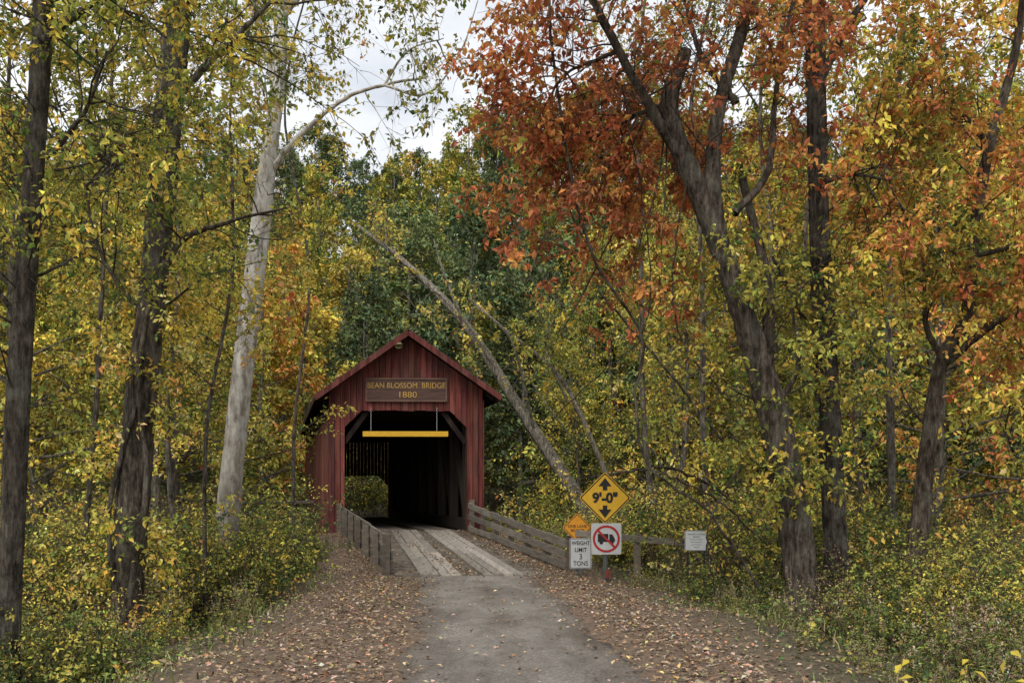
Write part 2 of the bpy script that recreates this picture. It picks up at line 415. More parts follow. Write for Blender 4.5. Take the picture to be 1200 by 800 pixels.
tubes(acc,np.array([[BT(-.3,-.3,6.16),BT(-.3,-.42,6.1),BT(-.3,-.5,5.98)]]),np.array([[.03,.10,.12]]),10,(.3,.27,.16)); acc.obj('gable_lamp',[plain('lamp_enamel',(.4,.36,.2),.5)],parent=br)

# approach deck
ap=empty('bridge_approach_deck',(-1.5,20,0))
def AP(s,t,dz=0.0):
    yl=17.5+10.45*t
    xl=-2.42+(-5.50+2.42)*t; xr=.95+(-1.50-.95)*t
    return (xl+(xr-xl)*s, yl+.0*s, -.06+.48*t+dz)
acc=Acc(); t=0
while t<1:
    e=t+.0195; w=rng.uniform(-.008,.008)
    p=[AP(.02,t,-.09),AP(.98,t,-.09),AP(.98,e,-.09),AP(.02,e,-.09),AP(.02+w,t,.0),AP(.98+w,t,.0),AP(.98+w,e,.0),AP(.02+w,e,.0)]
    hexa(acc,p,np.array([.20,.165,.13])*rng.uniform(.6,1.15)); t+=.021
acc.obj('cross_planks',[GREYW],parent=ap)
acc=Acc()
def runner(x0a,x1a,x0b,x1b,n):
    for k in range(n):
        t=0.0-rng.uniform(0,.02)
        while t<1.0:
            L=rng.uniform(.28,.5); e=min(t+L,1.0)
            def X_(f,t_): 
                A=x0a+(x1a-x0a)*f; B=x0b+(x1b-x0b)*f; return A+(B-A)*t_
            f0=(k+.03)/n; f1=(k+.96)/n; j=rng.uniform(-.01,.01)
            q=lambda f,t_,z:(X_(f,t_)+j,17.5+10.45*t_,-.06+.48*t_+z)
            hz=.05+rng.uniform(-.01,.01)
            p=[q(f0,t,.003),q(f1,t,.003),q(f1,e-.002,.003),q(f0,e-.002,.003),q(f0,t,hz),q(f1,t,hz),q(f1,e-.002,hz),q(f0,e-.002,hz)]
            hexa(acc,p,np.array([.37,.325,.275])*rng.uniform(.65,1.15)); t=e+.001
runner(-1.90,-1.05,-3.98,-3.15,4); runner(-.60,.24,-2.88,-2.05,4)
acc.obj('runner_planks',[wood_mat('runner_wood',streak=(1,.05,1),contrast=.3,scale=14)],parent=ap)

# railings
def railing(name,pa,pb,ha,hb,n,boards,out,zb=-.5,dim=1.0):
    e=empty(name,((pa[0]+pb[0])/2,(pa[1]+pb[1])/2,0)); acc=Acc()
    pa=np.array(pa,float); pb=np.array(pb,float); base=np.array([.22,.185,.145])*dim
    for i in range(n):
        t=i/(n-1); p=pa+(pb-pa)*t; h=ha+(hb-ha)*t
        dz=.12 if i in (0,n-1) else .0
        box(acc,p[0]-.08+out*.11,p[0]+.08+out*.11,p[1]-.08,p[1]+.08,p[2]+zb,p[2]+h+dz,base*rng.uniform(.6,.95))
    acc.obj('posts',[GREYW],parent=e)
    acc=Acc()
    for (fr,w) in boards:
        k=0.0
        while k<1:
            q=min(1,k+.34)
            A=pa+(pb-pa)*k; B=pa+(pb-pa)*q; A[2]+=(ha+(hb-ha)*k)*fr; B[2]+=(ha+(hb-ha)*q)*fr
            A[2]+=rng.uniform(-.025,.025); B[2]+=rng.uniform(-.025,.025); A[0]+=rng.uniform(-.012,.012)
            beam(acc,A,B,.045,w,base*np.array([1.1,1.15,1.2])*rng.uniform(.6,1.2)); k=q+.002
    acc.obj('boards',[GREYW],parent=e)
railing('wooden_railing',(1.15,18.3,0.0),(-1.42,27.9,.42),.62,.92,7,[(.90,.17),(.52,.17),(.14,.16)],1)
railing('wooden_railing',(-2.52,17.9,-.05),(-5.53,27.9,.42),.72,.80,7,[(.92,.15),(.52,.15),(.12,.15)],-1,-1.2,.95)
acc=Acc()
for k in range(5):
    A=np.array([-2.85-.12*k,18.6+.1*k,-.15-.13*k]); B=np.array([-5.75-.12*k,27.2,.30-.26*k]); beam(acc,A,B,.06,.17,np.array([.18,.155,.125])*rng.uniform(.6,1.1))
acc.obj('timber_wing_wall',[GREYW])
acc=Acc(); box(acc,-3.55,-2.72,18.7,19.3,-.95,-.44,(.3,.28,.25)); acc.obj('concrete_block',[plain('concrete',(.26,.25,.22),.9,.35)])
def fence(name,pts,h,rails,pw=.13):
    acc=Acc()
    for i,(x,y) in enumerate(pts):
        z=float(gh(x,y)); hh=h+rng.uniform(-.05,.05)
        box(acc,x-pw/2,x+pw/2,y-pw/2,y+pw/2,z-.3,z+hh,np.array([.22,.185,.14])*rng.uniform(.7,1.1))
        if i:
            x0,y0=pts[i-1]; z0=float(gh(x0,y0))
            for r in rails: beam(acc,(x0,y0-.1,z0+r),(x,y-.1,z+r+rng.uniform(-.05,.05)),.05,.13,np.array([.27,.235,.19])*rng.uniform(.75,1.1))
    return acc.obj(name,[GREYW])
fence('wooden_fence',[(1.35,18.2),(2.55,17.4),(3.7,17.0),(4.9,17.0)],1.0,[.85])
fence('wooden_fence',[(-11.5,36.5),(-9.6,37.5),(-7.9,38)],4.2,[4.0,3.5])

# ------------------------------------------------------------------ signs
def plate(name,pts,loc,mat,parent,th=.003,rotz=0.0):
    n=len(pts); me=bpy.data.meshes.new(name)
    v=[(x,-th/2,z) for x,z in pts]+[(x,th/2,z) for x,z in pts]
    f=[list(range(n)),list(range(2*n-1,n-1,-1))]+[[i,i+n,(i+1)%n+n,(i+1)%n] for i in range(n)]
    me.from_pydata(v,[],f); me.materials.append(mat); me.update()
    o=mkobj(name,me,loc,parent); o.rotation_euler=(0,0,rotz); return o
def rrect(w,h,r,rot=0):
    out=[]
    for cx,cz,a0 in ((w/2-r,h/2-r,0),(-w/2+r,h/2-r,90),(-w/2+r,-h/2+r,180),(w/2-r,-h/2+r,270)):
        for k in range(5):
            q=math.radians(a0+k*22.5); out.append((cx+r*math.cos(q),cz+r*math.sin(q)))
    c,s=math.cos(rot),math.sin(rot)
    return [(x*c-z*s,x*s+z*c) for x,z in out]
def ring(name,outer,inner,loc,mat,parent,rotz=0.0):
    n=len(outer); me=bpy.data.meshes.new(name)
    v=[(x,0,z) for x,z in outer]+[(x,0,z) for x,z in inner]
    f=[[i,(i+1)%n,(i+1)%n+n,i+n] for i in range(n)]
    me.from_pydata(v,[],f); me.materials.append(mat); me.update()
    o=mkobj(name,me,loc,parent); o.rotation_euler=(0,0,rotz); return o
def post(parent,x,y,z0,z1,w=.05,mat=METAL,name='post'):
    acc=Acc(); box(acc,x-w/2,x+w/2,y+.010,y+.016,z0,z1,(.12,.13,.12)); 
    box(acc,x-w/2-.008,x-w/2,y+.010,y+.04,z0,z1,(.12,.13,.12)); box(acc,x+w/2,x+w/2+.008,y+.010,y+.04,z0,z1,(.12,.13,.12))
    acc.obj(name,[mat],parent=parent)
def off(l,d): return (l[0],l[1]-d,l[2])
sx,sy,sz=S(709,583,17.0)
e=empty('height_limit_sign',(sx,sy,float(gh(sx,sy))))
L=(sx,sy,sz); R=math.pi/4; w=.74
plate('panel',rrect(w,w,.05,R),L,YEL,e,rotz=.0)
ring('border',rrect(w-.03,w-.03,.04,R),rrect(w-.07,w-.07,.03,R),off(L,.005),BLACK,e)
text("9'-0\"",.27,off((sx,sy,sz-.01),.006),BLACK,'lettering',e,bold=.012,ext=.001)
for s,nm in ((1,'up_arrow'),(-1,'down_arrow')):
    pts=[(-.045,.15),(.045,.15),(.045,.23),(.13,.23),(0,.40),(-.13,.23),(-.045,.23)]
    pts=[(x,z*s) for x,z in pts]
    if s<0: pts=pts[::-1]
    plate(nm,pts,off(L,.006),BLACK,e,th=.002)
post(e,sx,sy,float(gh(sx,sy))-.3,sz+.3)
sx2,sy2,sz2=S(710.5,631,16.99)
e2=empty('no_trucks_sign',(sx2,sy2,float(gh(sx2,sy2)))); L=(sx2,sy2,sz2)
plate('panel',rrect(.60,.62,.04),L,WHITE,e2)
circ=lambda r,n=40:[(r*math.cos(i*2*math.pi/n),r*math.sin(i*2*math.pi/n)) for i in range(n)]
tr=[(-.17,-.06),(.17,-.06),(.17,.0),(.12,.09),(.06,.09),(.06,-.02),(.04,-.02),(.04,.10),(-.17,.10)]
plate('truck_symbol',tr,off(L,.005),BLACK,e2,th=.002)
for x in (-.10,.11): plate('truck_wheel',[(x+a_*.9,b_-.07) for a_,b_ in circ(.042,16)],off(L,.0055),BLACK,e2,th=.002)
ring('ban_ring',circ(.27),circ(.225),off(L,.008),REDP,e2)
plate('ban_slash',[(-.155,.185),(-.185,.155),(.155,-.185),(.185,-.155)],off(L,.010),REDP,e2,th=.002)
post(e2,sx2+.001,sy2+.03,sz2-.5,sz2+.35,.04,name='mount_strip')
sx,sy,sz=S(676.5,618,18.1); e=empty('one_lane_bridge_sign',(sx,sy,float(gh(sx,sy)))); L=(sx,sy,sz)
plate('panel',rrect(.45,.45,.03,R),L,ORG,e)
ring('border',rrect(.42,.42,.025,R),rrect(.395,.395,.02,R),off(L,.005),BLACK,e)
for k,tx in enumerate(('ONE LANE','BRIDGE')): text(tx,.085,off((sx,sy,sz+.03-.09*k),.006),BLACK,'lettering',e,ext=.001,bold=.0)
post(e,sx,sy,float(gh(sx,sy))-.4,sz+.15)
sx,sy,sz=S(680.5,648,17.6); e=empty('weight_limit_sign',(sx,sy,float(gh(sx,sy)))); L=(sx,sy,sz)
plate('panel',rrect(.45,.63,.03),L,WHITE,e)
ring('border',rrect(.43,.61,.025),rrect(.41,.59,.02),off(L,.005),BLACK,e)
for k,(tx,s_) in enumerate((('WEIGHT',.115),('LIMIT',.125),('3',.16),('TONS',.135))): text(tx,s_,off((sx,sy,sz+.21-.14*k),.006),BLACK,'lettering',e,ext=.001,bold=.001,sx=.85)
post(e,sx,sy,float(gh(sx,sy))-.4,sz+.2)
sx,sy,sz=S(816,633,15.0); e=empty('information_sign',(sx,sy,float(gh(sx,sy)))); L=(sx,sy,sz)
plate('panel',rrect(.41,.36,.01),L,WHITE,e,th=.01)
ring('border',rrect(.405,.355,.01),rrect(.385,.335,.008),off(L,.007),METAL,e)
for k in range(6): text(('HISTORIC COVERED','BRIDGE','private property beyond','please respect the site','open dawn to dusk','thank you')[k],(.034,.034,.022,.022,.022,.022)[k],off((sx,sy,sz+.11-.045*k),.008),METAL,'lettering',e,ext=.0005)
for x in (-.145,.145): 
    acc=Acc(); box(acc,sx+x-.014,sx+x+.014,sy+.008,sy+.03,float(gh(sx,sy))-.2,sz+.1,(.02,.02,.02)); acc.obj('stake',[BLACK],parent=e)
sx,sy,sz=S(712,670,16.8)
acc=Acc(); box(acc,sx-.03,sx+.03,sy-.02,sy+.01,float(gh(sx,sy))-.2,sz+.05,(.05,.05,.05)); box(acc,sx-.045,sx+.045,sy-.03,sy-.021,sz-.12,sz+.04,(.25,.03,.02)); acc.obj('marker_stake',[GREYW])

# ------------------------------------------------------------------ vegetation palettes
GD=(.080,.130,.045); GM=(.18,.225,.065); YG=(.39,.375,.085); YE=(.72,.54,.11); YP=(.72,.60,.26); OR=(.72,.35,.11); RU=(.58,.20,.09); RB=(.40,.16,.09); BR=(.32,.22,.14)
FG=(.135,.185,.095); FGM_HAZE=(.23,.27,.115)  # hill greens, lightened and slightly blued: distance haze painted into leaf colour
P_GREEN=[(3,FG),(4,FGM_HAZE),(1.4,YG)]
P_DK=[(5,FG),(3,FGM_HAZE),(.4,YG)]
P_YG=[(2.2,GM),(5,YG),(2.2,YE),(.5,GD)]
P_Y=[(.7,GM),(3,YG),(4.5,YE),(1,YP),(.4,OR)]
P_OR=[(3.5,OR),(3,YE),(1.0,RU),(1.5,YG)]
P_RUST=[(5,RU),(3.2,OR),(1.5,RB),(.6,YG)]
P_LOW=[(4,GM),(4,YG),(1.2,YE),(1.5,GD)]

def auto_tree(H,pal,size,nl,far,n1=26,r0=.22,lowest=.2,spreadL=.30,n2=6,n3=5,lean=.04,wcol=BARK):
    acc=Acc()
    pts=[(0,0,-.6)]; x=y=0
    for k in range(1,7):
        x+=rng.normal(0,lean*H/6); y+=rng.normal(0,lean*H/6); pts.append((x,y,H*k/6))
    P=crom(pts,14); R=np.linspace(r0,r0*.15,14); R[0]*=1.4
    tubes(acc,P[None],R[None],8,wcol,lump=.04)
    t=rng.uniform(lowest,.98,n1); xi=t*12.99; i=xi.astype(int); S1=P[i]+(P[i+1]-P[i])*(xi-i)[:,None]
    an=rng.uniform(0,2*np.pi,n1); D=np.stack([np.cos(an),np.sin(an),.15+.9*t**1.5],-1)
    L=H*spreadL*(1.15-.75*t)*rng.uniform(.7,1.25,n1)
    P1=grow(S1,D,L,7,.12,.03)
    twigwork(acc,P1,r0*.28*(1.1-.6*t),pal,n2=n2,l2=H*.09,n3=n3,l3=H*.045,nl=nl,size=size,far=far,wcol=wcol)
    return acc
fp=empty('distant_forest',(0,90,10))
far=[]
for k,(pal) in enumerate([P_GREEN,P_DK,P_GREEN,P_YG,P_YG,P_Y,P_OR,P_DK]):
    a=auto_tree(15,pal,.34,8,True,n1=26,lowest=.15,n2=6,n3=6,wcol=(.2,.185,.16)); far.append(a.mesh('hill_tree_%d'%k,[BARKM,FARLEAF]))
cnt=0
yy=51.0
while yy<140:
    sp=5.8 if yy<90 else 8.0
    for xx in np.arange(-.64*yy-6,.64*yy+6,sp):
        x=xx+rng.uniform(-1.8,1.8); y=yy+rng.uniform(-2,2)
        if yy<60 and abs(x-xc(y))<3: continue
        cx=x/y
        w=np.array([3,3,3,2.2,2,1.2,.9,3.])
        if abs(cx+.06)<.1: w=np.array([4,3,4,2.5,2,1.0,.7,3.])
        elif cx>.12: w=np.array([2,1,2,3,3,3,1.8,1.])
        elif cx<-.2: w=np.array([2,1,2,4,4,3,.4,1.0])
        k=rng.choice(8,p=w/w.sum())
        o=mkobj('hill_tree',far[k],(x,y,float(gh(x,y))-.3),fp); s=rng.uniform(.75,1.25); o.scale=(s*1.05,s*1.05,s); o.rotation_euler=(0,0,rng.uniform(0,6.3)); cnt+=1
    yy+=sp
# mid trees ---------------------------------------------------------
mid=[]
for k,pal in enumerate([P_YG,P_Y,P_YG,P_LOW,P_OR]):
    a=auto_tree(16,pal,.20,7,None,n1=30,lowest=.12,n2=7,n3=6,r0=.2,wcol=(.19,.17,.14)); mid.append(a.mesh('tree_mesh_%d'%k,[BARKM,FARLEAF]))
nm=['hickory_tree','tulip_tree','elm_tree','oak_tree','maple_tree']
for (x,y,k,s) in [(-20,32,2,1.25),(-16,35,1,1.3),(-13.2,33,0,1.0),(-17.5,44,2,1.25),(-14,40,3,1.1),(-11.5,27.5,1,.75),(-15.5,27,0,1.1),
                  (-19,25,1,1.1),(2.8,38,2,.65),(6.2,31,1,.85),(10,33,0,1.25),(14,35,1,1.3),(8,41,2,1.2),(20,41,4,1.25),(3,47,3,.75),(13.5,27.5,0,1.1),(18,30,1,1.3),(15.5,23,4,1.0),(24,34,2,1.3),(12,45,4,1.3)]:
    o=mkobj(nm[k],mid[k],(x,y,float(gh(x,y))-.2)); o.scale=(s,s,s*rng.uniform(.95,1.1)); o.rotation_euler=(0,0,rng.uniform(0,6.3))

# hero trees -----------------------------------------------------------
class Hero:
    def __init__(s,col=BARK): s.a=Acc(); s.l=[]; s.col=col
    def limb(s,pts,r0,r1,n=None,k=None,flare=0,lump=.04,keep=True):
        big=r0>.1
        n=n or (110 if big else 30); k=k or (20 if big else 8)
        P=crom(pts,n); R=np.linspace(r0,r1,n)
        if flare: R=R*(1+flare*np.exp(-np.arange(n)/(n*.04)))
        if lump and not big: P=P+rng.normal(0,r0*.10,P.shape)
        tubes(s.a,P[None],R[None],k,s.col,lump=lump)
        s.l.append(P); return len(s.l)-1
    def fol(s,idx,t0,t1,n1,L,pal,up=.3,trop=.0,bias=None,r=.03,wander=.14,**kw):
        P=np.stack([s.l[i][np.linspace(0,len(s.l[i])-1,20).astype(int)] for i in idx]); n=max(1,n1//len(idx))
        S1,D1,g,t=kids(P,n,t0,t1,.8,up=up)
        if bias is not None: D1=nrm(D1+np.array(bias))
        P1=grow(S1,D1,L*rng.uniform(.6,1.25,len(S1)),7,wander,trop)
        twigwork(s.a,P1,r*rng.uniform(.6,1.2,len(S1)),pal,wcol=s.col,**kw)
    def done(s,name,mat=BARKM):
        o=s.l[0][0]; return s.a.obj(name,[mat,LEAF],origin=tuple(o))

h=Hero((.115,.10,.082))
h.limb([S(5,830,9),S(14,640,9),S(22,450,9),S(36,250,9),S(48,60,9.1),S(55,-120,9.3)],.125,.09,flare=.3)
h.limb([S(40,185,9),S(62,178,9),S(85,150,8.9),S(104,122,8.8),S(125,60,8.7)],.035,.012)
h.limb([S(48,50,9),S(100,10,9.1),S(170,-30,9.3)],.05,.02)
h.limb([S(30,330,9),S(90,300,9.2),S(130,260,9.4)],.02,.006)
h.limb([S(20,380,9),S(5,350,8.9),S(-15,335,8.8)],.03,.02)
h.limb([S(50,0,9.1),S(10,-80,9.5),S(-60,-140,10)],.05,.02)
h.fol([0,1,2,5],.4,1,32,1.6,P_YG,n2=5,l2=.6,n3=5,l3=.35,nl=8,size=.088,r=.014,up=.1)
h.fol([3,4],.3,1,8,.8,P_YG,n2=4,l2=.5,n3=4,l3=.3,nl=7,size=.08,r=.008)
h.fol([0,1],.3,.9,12,1.6,P_YG,n2=5,l2=.6,n3=3,l3=.3,nl=0,r=.012,wander=.25)
h.done('walnut_tree')
h=Hero((.12,.103,.083))
h.limb([S(148,790,13),S(152,660,13),S(163,500,13),S(180,330,13),S(196,150,13),S(212,-20,13),S(225,-150,13)],.25,.17,flare=.3,lump=.06)
h.limb([S(178,345,13),S(210,285,12.8),S(262,262,12.6),S(335,243,12.4)],.065,.015)
h.limb([S(190,250,13),S(130,190,13),S(60,160,13.2)],.05,.015)
h.limb([S(200,120,13),S(260,60,13),S(340,-20,13)],.07,.02)
h.limb([S(175,380,13),S(120,300,12.7),S(95,200,12.5)],.045,.012)
h.limb([S(152,700,12.7),S(172,560,12.72),S(162,440,12.7),S(187,300,12.68)],.05,.03)
h.limb([S(140,720,12.8),S(128,600,12.75),S(160,470,12.75),S(172,380,12.75)],.04,.03)
h.fol([0,2,3,4],.35,1,36,2.2,P_YG,n2=6,l2=.8,n3=5,l3=.42,nl=8,size=.105,r=.018)
h.fol([0],.05,.5,28,.7,P_Y,n2=5,l2=.45,n3=4,l3=.3,nl=7,size=.10,r=.008,up=0)
h.fol([1],.2,1,9,.9,P_YG,n2=4,l2=.5,n3=4,l3=.3,nl=6,size=.10,r=.010)
h.fol([0,2,3,1],.2,.9,20,1.8,P_YG,n2=5,l2=.8,n3=3,l3=.4,nl=0,r=.014,wander=.25)
h.done('hickory_tree')
h=Hero((.4,.38,.33))
h.limb([S(256,735,19),S(265,620,19),S(280,470,19),S(298,320,19),S(315,180,19),S(326,90,19),S(330,-20,19)],.30,.13,flare=.25,lump=.045)
h.limb([S(318,200,19),S(345,165,18.8),S(400,118,18.6),S(450,100,18.4),S(502,90,18.2)],.075,.02)
h.limb([S(325,100,19),S(300,20,19),S(280,-60,19)],.10,.04)
h.limb([S(330,20,19),S(380,-40,19),S(430,-90,18.5)],.09,.04)
h.limb([S(450,100,18.4),S(478,60,18.2),S(520,45,18.2)],.03,.01)
h.limb([S(450,100,18.4),S(500,110,18.2),S(540,60,18.2),S(560,0,18.2)],.03,.01)
h.fol([1,4],.35,1,10,1.3,P_YG,n2=5,l2=.9,n3=4,l3=.5,nl=6,size=.15,r=.018,up=.0,bare=.4)
h.fol([0,2,3],.55,1,18,2.2,P_YG,n2=6,l2=1.1,n3=5,l3=.5,nl=8,size=.145,r=.02)
h.fol([3],.2,1,8,2.0,P_YG,n2=5,l2=1.1,n3=5,l3=.5,nl=6,size=.15,r=.02,bias=(.6,0,-.3),bare=.2)
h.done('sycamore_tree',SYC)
h=Hero((.27,.245,.205))
h.limb([S(705,640,31),S(668,570,31.5),S(610,480,32.5),S(545,380,34),S(480,312,36),S(420,265,38)],.31,.07,lump=.05)
h.limb([S(545,380,34),S(520,320,34),S(508,280,34)],.07,.02)
h.limb([S(590,450,33),S(560,395,33),S(520,350,33),S(505,340,33)],.09,.03)
h.limb([S(625,500,32),S(600,400,31),S(560,360,31)],.06,.02)
h.fol([0],.4,1,18,1.8,P_Y,n2=5,l2=1.0,n3=4,l3=.6,nl=5,size=.17,r=.03,bare=.4)
h.done('fallen_leaning_tree')
h=Hero((.24,.215,.17))
h.limb([S(742,640,30),S(700,530,30),S(655,440,30.5),S(590,385,31.5),S(550,350,33)],.11,.04,lump=.05)
h.limb([S(665,470,30.3),S(640,410,30),S(650,370,30)],.05,.02)
h.limb([S(690,530,30),S(660,500,29),S(610,430,29)],.04,.015)
h.fol([0,1],.3,1,18,1.4,P_YG,n2=5,l2=.8,n3=4,l3=.5,nl=7,size=.17,r=.015,bare=.2)
h.done('fallen_leaning_tree')
# big right tree
h=Hero((.135,.113,.092))
h.limb([S(942,765,12),S(938,660,12),S(915,520,12),S(885,410,12),S(852,310,12),S(815,215,12),S(785,130,12),S(803,60,12)],.235,.10,flare=.22,lump=.07)
h.limb([S(800,190,12),S(765,130,11.9),S(725,60,11.8),S(690,-10,11.7),S(660,-80,11.6)],.085,.04,lump=.05)
h.limb([S(845,300,12),S(835,220,12),S(842,130,12.1),S(868,40,12.2),S(895,-60,12.3)],.125,.07,lump=.06)
h.limb([S(790,120,12),S(745,135,12.5),S(700,160,13),S(650,175,13.5)],.04,.012)
h.limb([S(725,60,11.8),S(700,70,12.3),S(660,90,12.8),S(630,140,13)],.035,.012)
h.limb([S(862,120,12.1),S(820,60,12.4),S(800,-10,12.6)],.06,.02)
h.limb([S(860,250,12),S(900,200,12.2),S(910,100,12.4),S(930,0,12.5)],.06,.03)
h.limb([S(938,640,12),S(905,540,12.3),S(900,440,12.5),S(898,330,12.6),S(870,210,12.6)],.12,.06,lump=.06)
h.limb([S(740,230,13),S(715,280,13),S(680,350,13.3),S(640,420,13.5)],.02,.006)
h.limb([S(905,480,12.1),S(935,430,12),S(928,360,12)],.05,.02)
h.fol([3,4,1],.2,1,42,1.5,P_RUST,n2=6,l2=.75,n3=5,l3=.36,nl=7,size=.12,r=.014,up=0,trop=-.05,bias=(.08,.2,-.1),bare=.08)
h.fol([3],.0,.85,20,2.8,P_RUST,n2=6,l2=.6,n3=5,l3=.32,nl=7,size=.12,r=.014,up=0,trop=-.12,bias=(.12,.2,-.9))
h.fol([2,5,6],.3,1,27,1.3,P_RUST,n2=5,l2=.7,n3=4,l3=.36,nl=7,size=.115,r=.012)
h.fol([0,7],.12,.6,28,1.0,P_YG,n2=5,l2=.6,n3=4,l3=.33,nl=8,size=.10,r=.010,up=.1)
h.fol([0,1,2,7],.3,.95,36,1.5,P_YG,n2=5,l2=.8,n3=3,l3=.4,nl=0,r=.014,wander=.28)
h.done('maple_tree')
h=Hero((.09,.077,.066))
h.limb([S(985,735,13),S(978,600,13),S(968,430,13),S(962,300,13),S(958,150,13),S(955,0,13),S(955,-140,13)],.19,.12,flare=.25,lump=.055)
h.limb([S(962,215,13),S(1000,205,12.9),S(1045,212,12.8)],.04,.012)
h.limb([S(958,100,13),S(1000,20,13.2),S(1060,-60,13.4)],.07,.03)
h.limb([S(965,420,13),S(930,350,13.1),S(905,300,13.2)],.05,.02)
h.fol([0,1,2],.45,1,36,1.9,P_OR,n2=5,l2=.8,n3=5,l3=.4,nl=8,size=.115,r=.014)
h.fol([0],.1,.45,16,1.0,P_YG,n2=5,l2=.6,n3=4,l3=.33,nl=8,size=.10,r=.010)
h.fol([0,1,2],.2,.95,18,1.5,P_YG,n2=5,l2=.8,n3=3,l3=.4,nl=0,r=.014,wander=.28)
h.done('black_cherry_tree')
h=Hero((.13,.105,.084))
h.limb([S(1062,745,13.5),S(1075,640,13.5),S(1088,520,13.5),S(1103,425,13.5),S(1132,370,13.4),S(1142,270,13.4),S(1160,170,13.3),S(1190,60,13.2),S(1205,-60,13)],.15,.045,flare=.25,lump=.055)
h.limb([S(1103,430,13.5),S(1150,390,13.2),S(1185,370,13),S(1240,360,12.8)],.07,.025)
h.limb([S(1105,420,13.5),S(1085,380,13.6),S(1080,300,13.7),S(1050,230,13.8)],.05,.02)
h.limb([S(1142,300,13.4),S(1180,290,13.2),S(1230,270,13)],.05,.02)
h.limb([S(1160,170,13.3),S(1120,130,13.3),S(1060,120,13.4)],.04,.012)
h.fol([0],.5,1,22,1.8,P_OR,n2=6,l2=.8,n3=5,l3=.4,nl=8,size=.12,r=.014)
h.fol([4,2],.3,1,22,1.4,P_YG,n2=5,l2=.8,n3=5,l3=.4,nl=7,size=.11,r=.012)
h.fol([1,3],.4,1,18,1.3,P_OR,n2=6,l2=.7,n3=5,l3=.4,nl=8,size=.12,r=.012,up=-.1)
h.done('beech_tree')
for (a0,b0,a1,d,r,pal) in [(1050,720,1046,19,.10,P_Y),(835,690,828,20,.09,P_YG),(775,670,742,23,.09,P_YG),(905,660,935,21,.09,P_Y),(240,720,262,15,.04,P_Y),(345,690,352,22,.05,P_Y),(212,720,190,20,.07,P_Y),(90,740,112,16,.06,P_YG)]:
    h=Hero((.16,.142,.12)); m_=(a0+a1)/2
    h.limb([S(a0,b0,d),S(m_+rng.uniform(-18,18),500,d),S(m_+rng.uniform(-24,24),320,d),S(a1+rng.uniform(-20,20),120,d+.3),S(a1+20,-60,d+.6)],r,r*.4,k=8,n=50)
    h.fol([0],.2,1,24,.085*d,pal,n2=5,l2=.05*d,n3=4,l3=.024*d,nl=7,size=.065+.003*d,r=.012)
    h.done('young_tree')
acc=Acc()
for pts,r in [([S(640,-40,12),S(655,120,12),S(690,290,12),S(752,392,12),S(744,470,12),S(762,548,12),S(830,600,12),S(890,690,12)],.020),([S(730,100,12.2),S(760,300,12.2),S(752,392,12.1),S(700,440,12.5),S(640,500,13)],.010),
              ([S(820,150,12),S(790,300,11.9),S(800,400,11.9),S(860,470,11.9)],.012),([S(765,550,12),S(840,585,12),S(900,640,12)],.014),([S(690,560,18),S(790,550,18),S(880,600,18)],.03),
              ([S(600,-40,14),S(640,100,14),S(665,240,14),S(720,330,14),S(780,380,14)],.010),([S(870,540,11.8),S(830,620,11.8),S(840,700,11.8)],.012),([S(700,340,20),S(770,420,20),S(850,520,20)],.03)]:
    P=crom(pts,30)+rng.normal(0,.012,(30,3)); tubes(acc,P[None],np.full((1,30),r),6,(.09,.075,.06))
acc.obj('hanging_vine',[BARKM])

# ------------------------------------------------------------------ understorey
def shrub(Hs,pal,size,ns=10,n2=6,n3=5,nl=7,spread=.6):
    acc=Acc(); an=rng.uniform(0,6.28,ns); D=np.stack([np.cos(an)*spread,np.sin(an)*spread,np.ones(ns)*1.1],-1)
    St=np.stack([np.cos(an)*.12,np.sin(an)*.12,np.full(ns,-.1)],-1)*Hs/2
    P1=grow(St,D,Hs*rng.uniform(.6,1.15,ns),7,.12,-.02)
    twigwork(acc,P1,.011*Hs/1.5,pal,n2=n2,l2=Hs*.32,n3=n3,l3=Hs*.16,nl=nl,size=size,t0=.12,wcol=(.17,.14,.11)); return acc
shm=[shrub(2,P_YG,.085,nl=6).mesh('s0',[BARKM,FARLEAF]),shrub(2,P_LOW,.085,nl=6).mesh('s1',[BARKM,FARLEAF]),shrub(2.4,P_Y,.09,nl=4).mesh('s2',[BARKM,FARLEAF]),shrub(2.2,P_YG,.07,nl=3).mesh('s3',[BARKM,FARLEAF]),
     shrub(1.2,[(3,GM),(2,GD),(1.5,YG)],.07,ns=12,nl=6).mesh('s4',[BARKM,FARLEAF]),shrub(1.2,[(3,BR),(2,YG),(1,GM)],.05,ns=14,nl=3).mesh('s5',[BARKM,FARLEAF])]
ue=empty('undergrowth_shrubs',(0,15,0))
def putshrub(x,y,k,s):
    o=mkobj('shrub',shm[k],(x,y,float(gh(x,y))),ue); o.scale=(s*1.1,s*1.1,s); o.rotation_euler=(0,0,rng.uniform(0,6.3))
for i in range(130):
    y=rng.uniform(9,30); side=-1 if rng.random()<.5 else 1
    d0=4.2 if side<0 else 3.6
    lim=.62*y+1
    x=xc(y)+side*(d0+(rng.random()**1.1)*max(1,lim-d0))
    if y<15 and abs(x-xc(y))<4.6: continue
    p=[.22,.20,.18,.17,.16,.07] if side<0 else [.18,.18,.12,.18,.18,.16]
    putshrub(x,y,rng.choice(6,p=p),rng.uniform(.6,1.15)*(.7 if y<14 else 1))
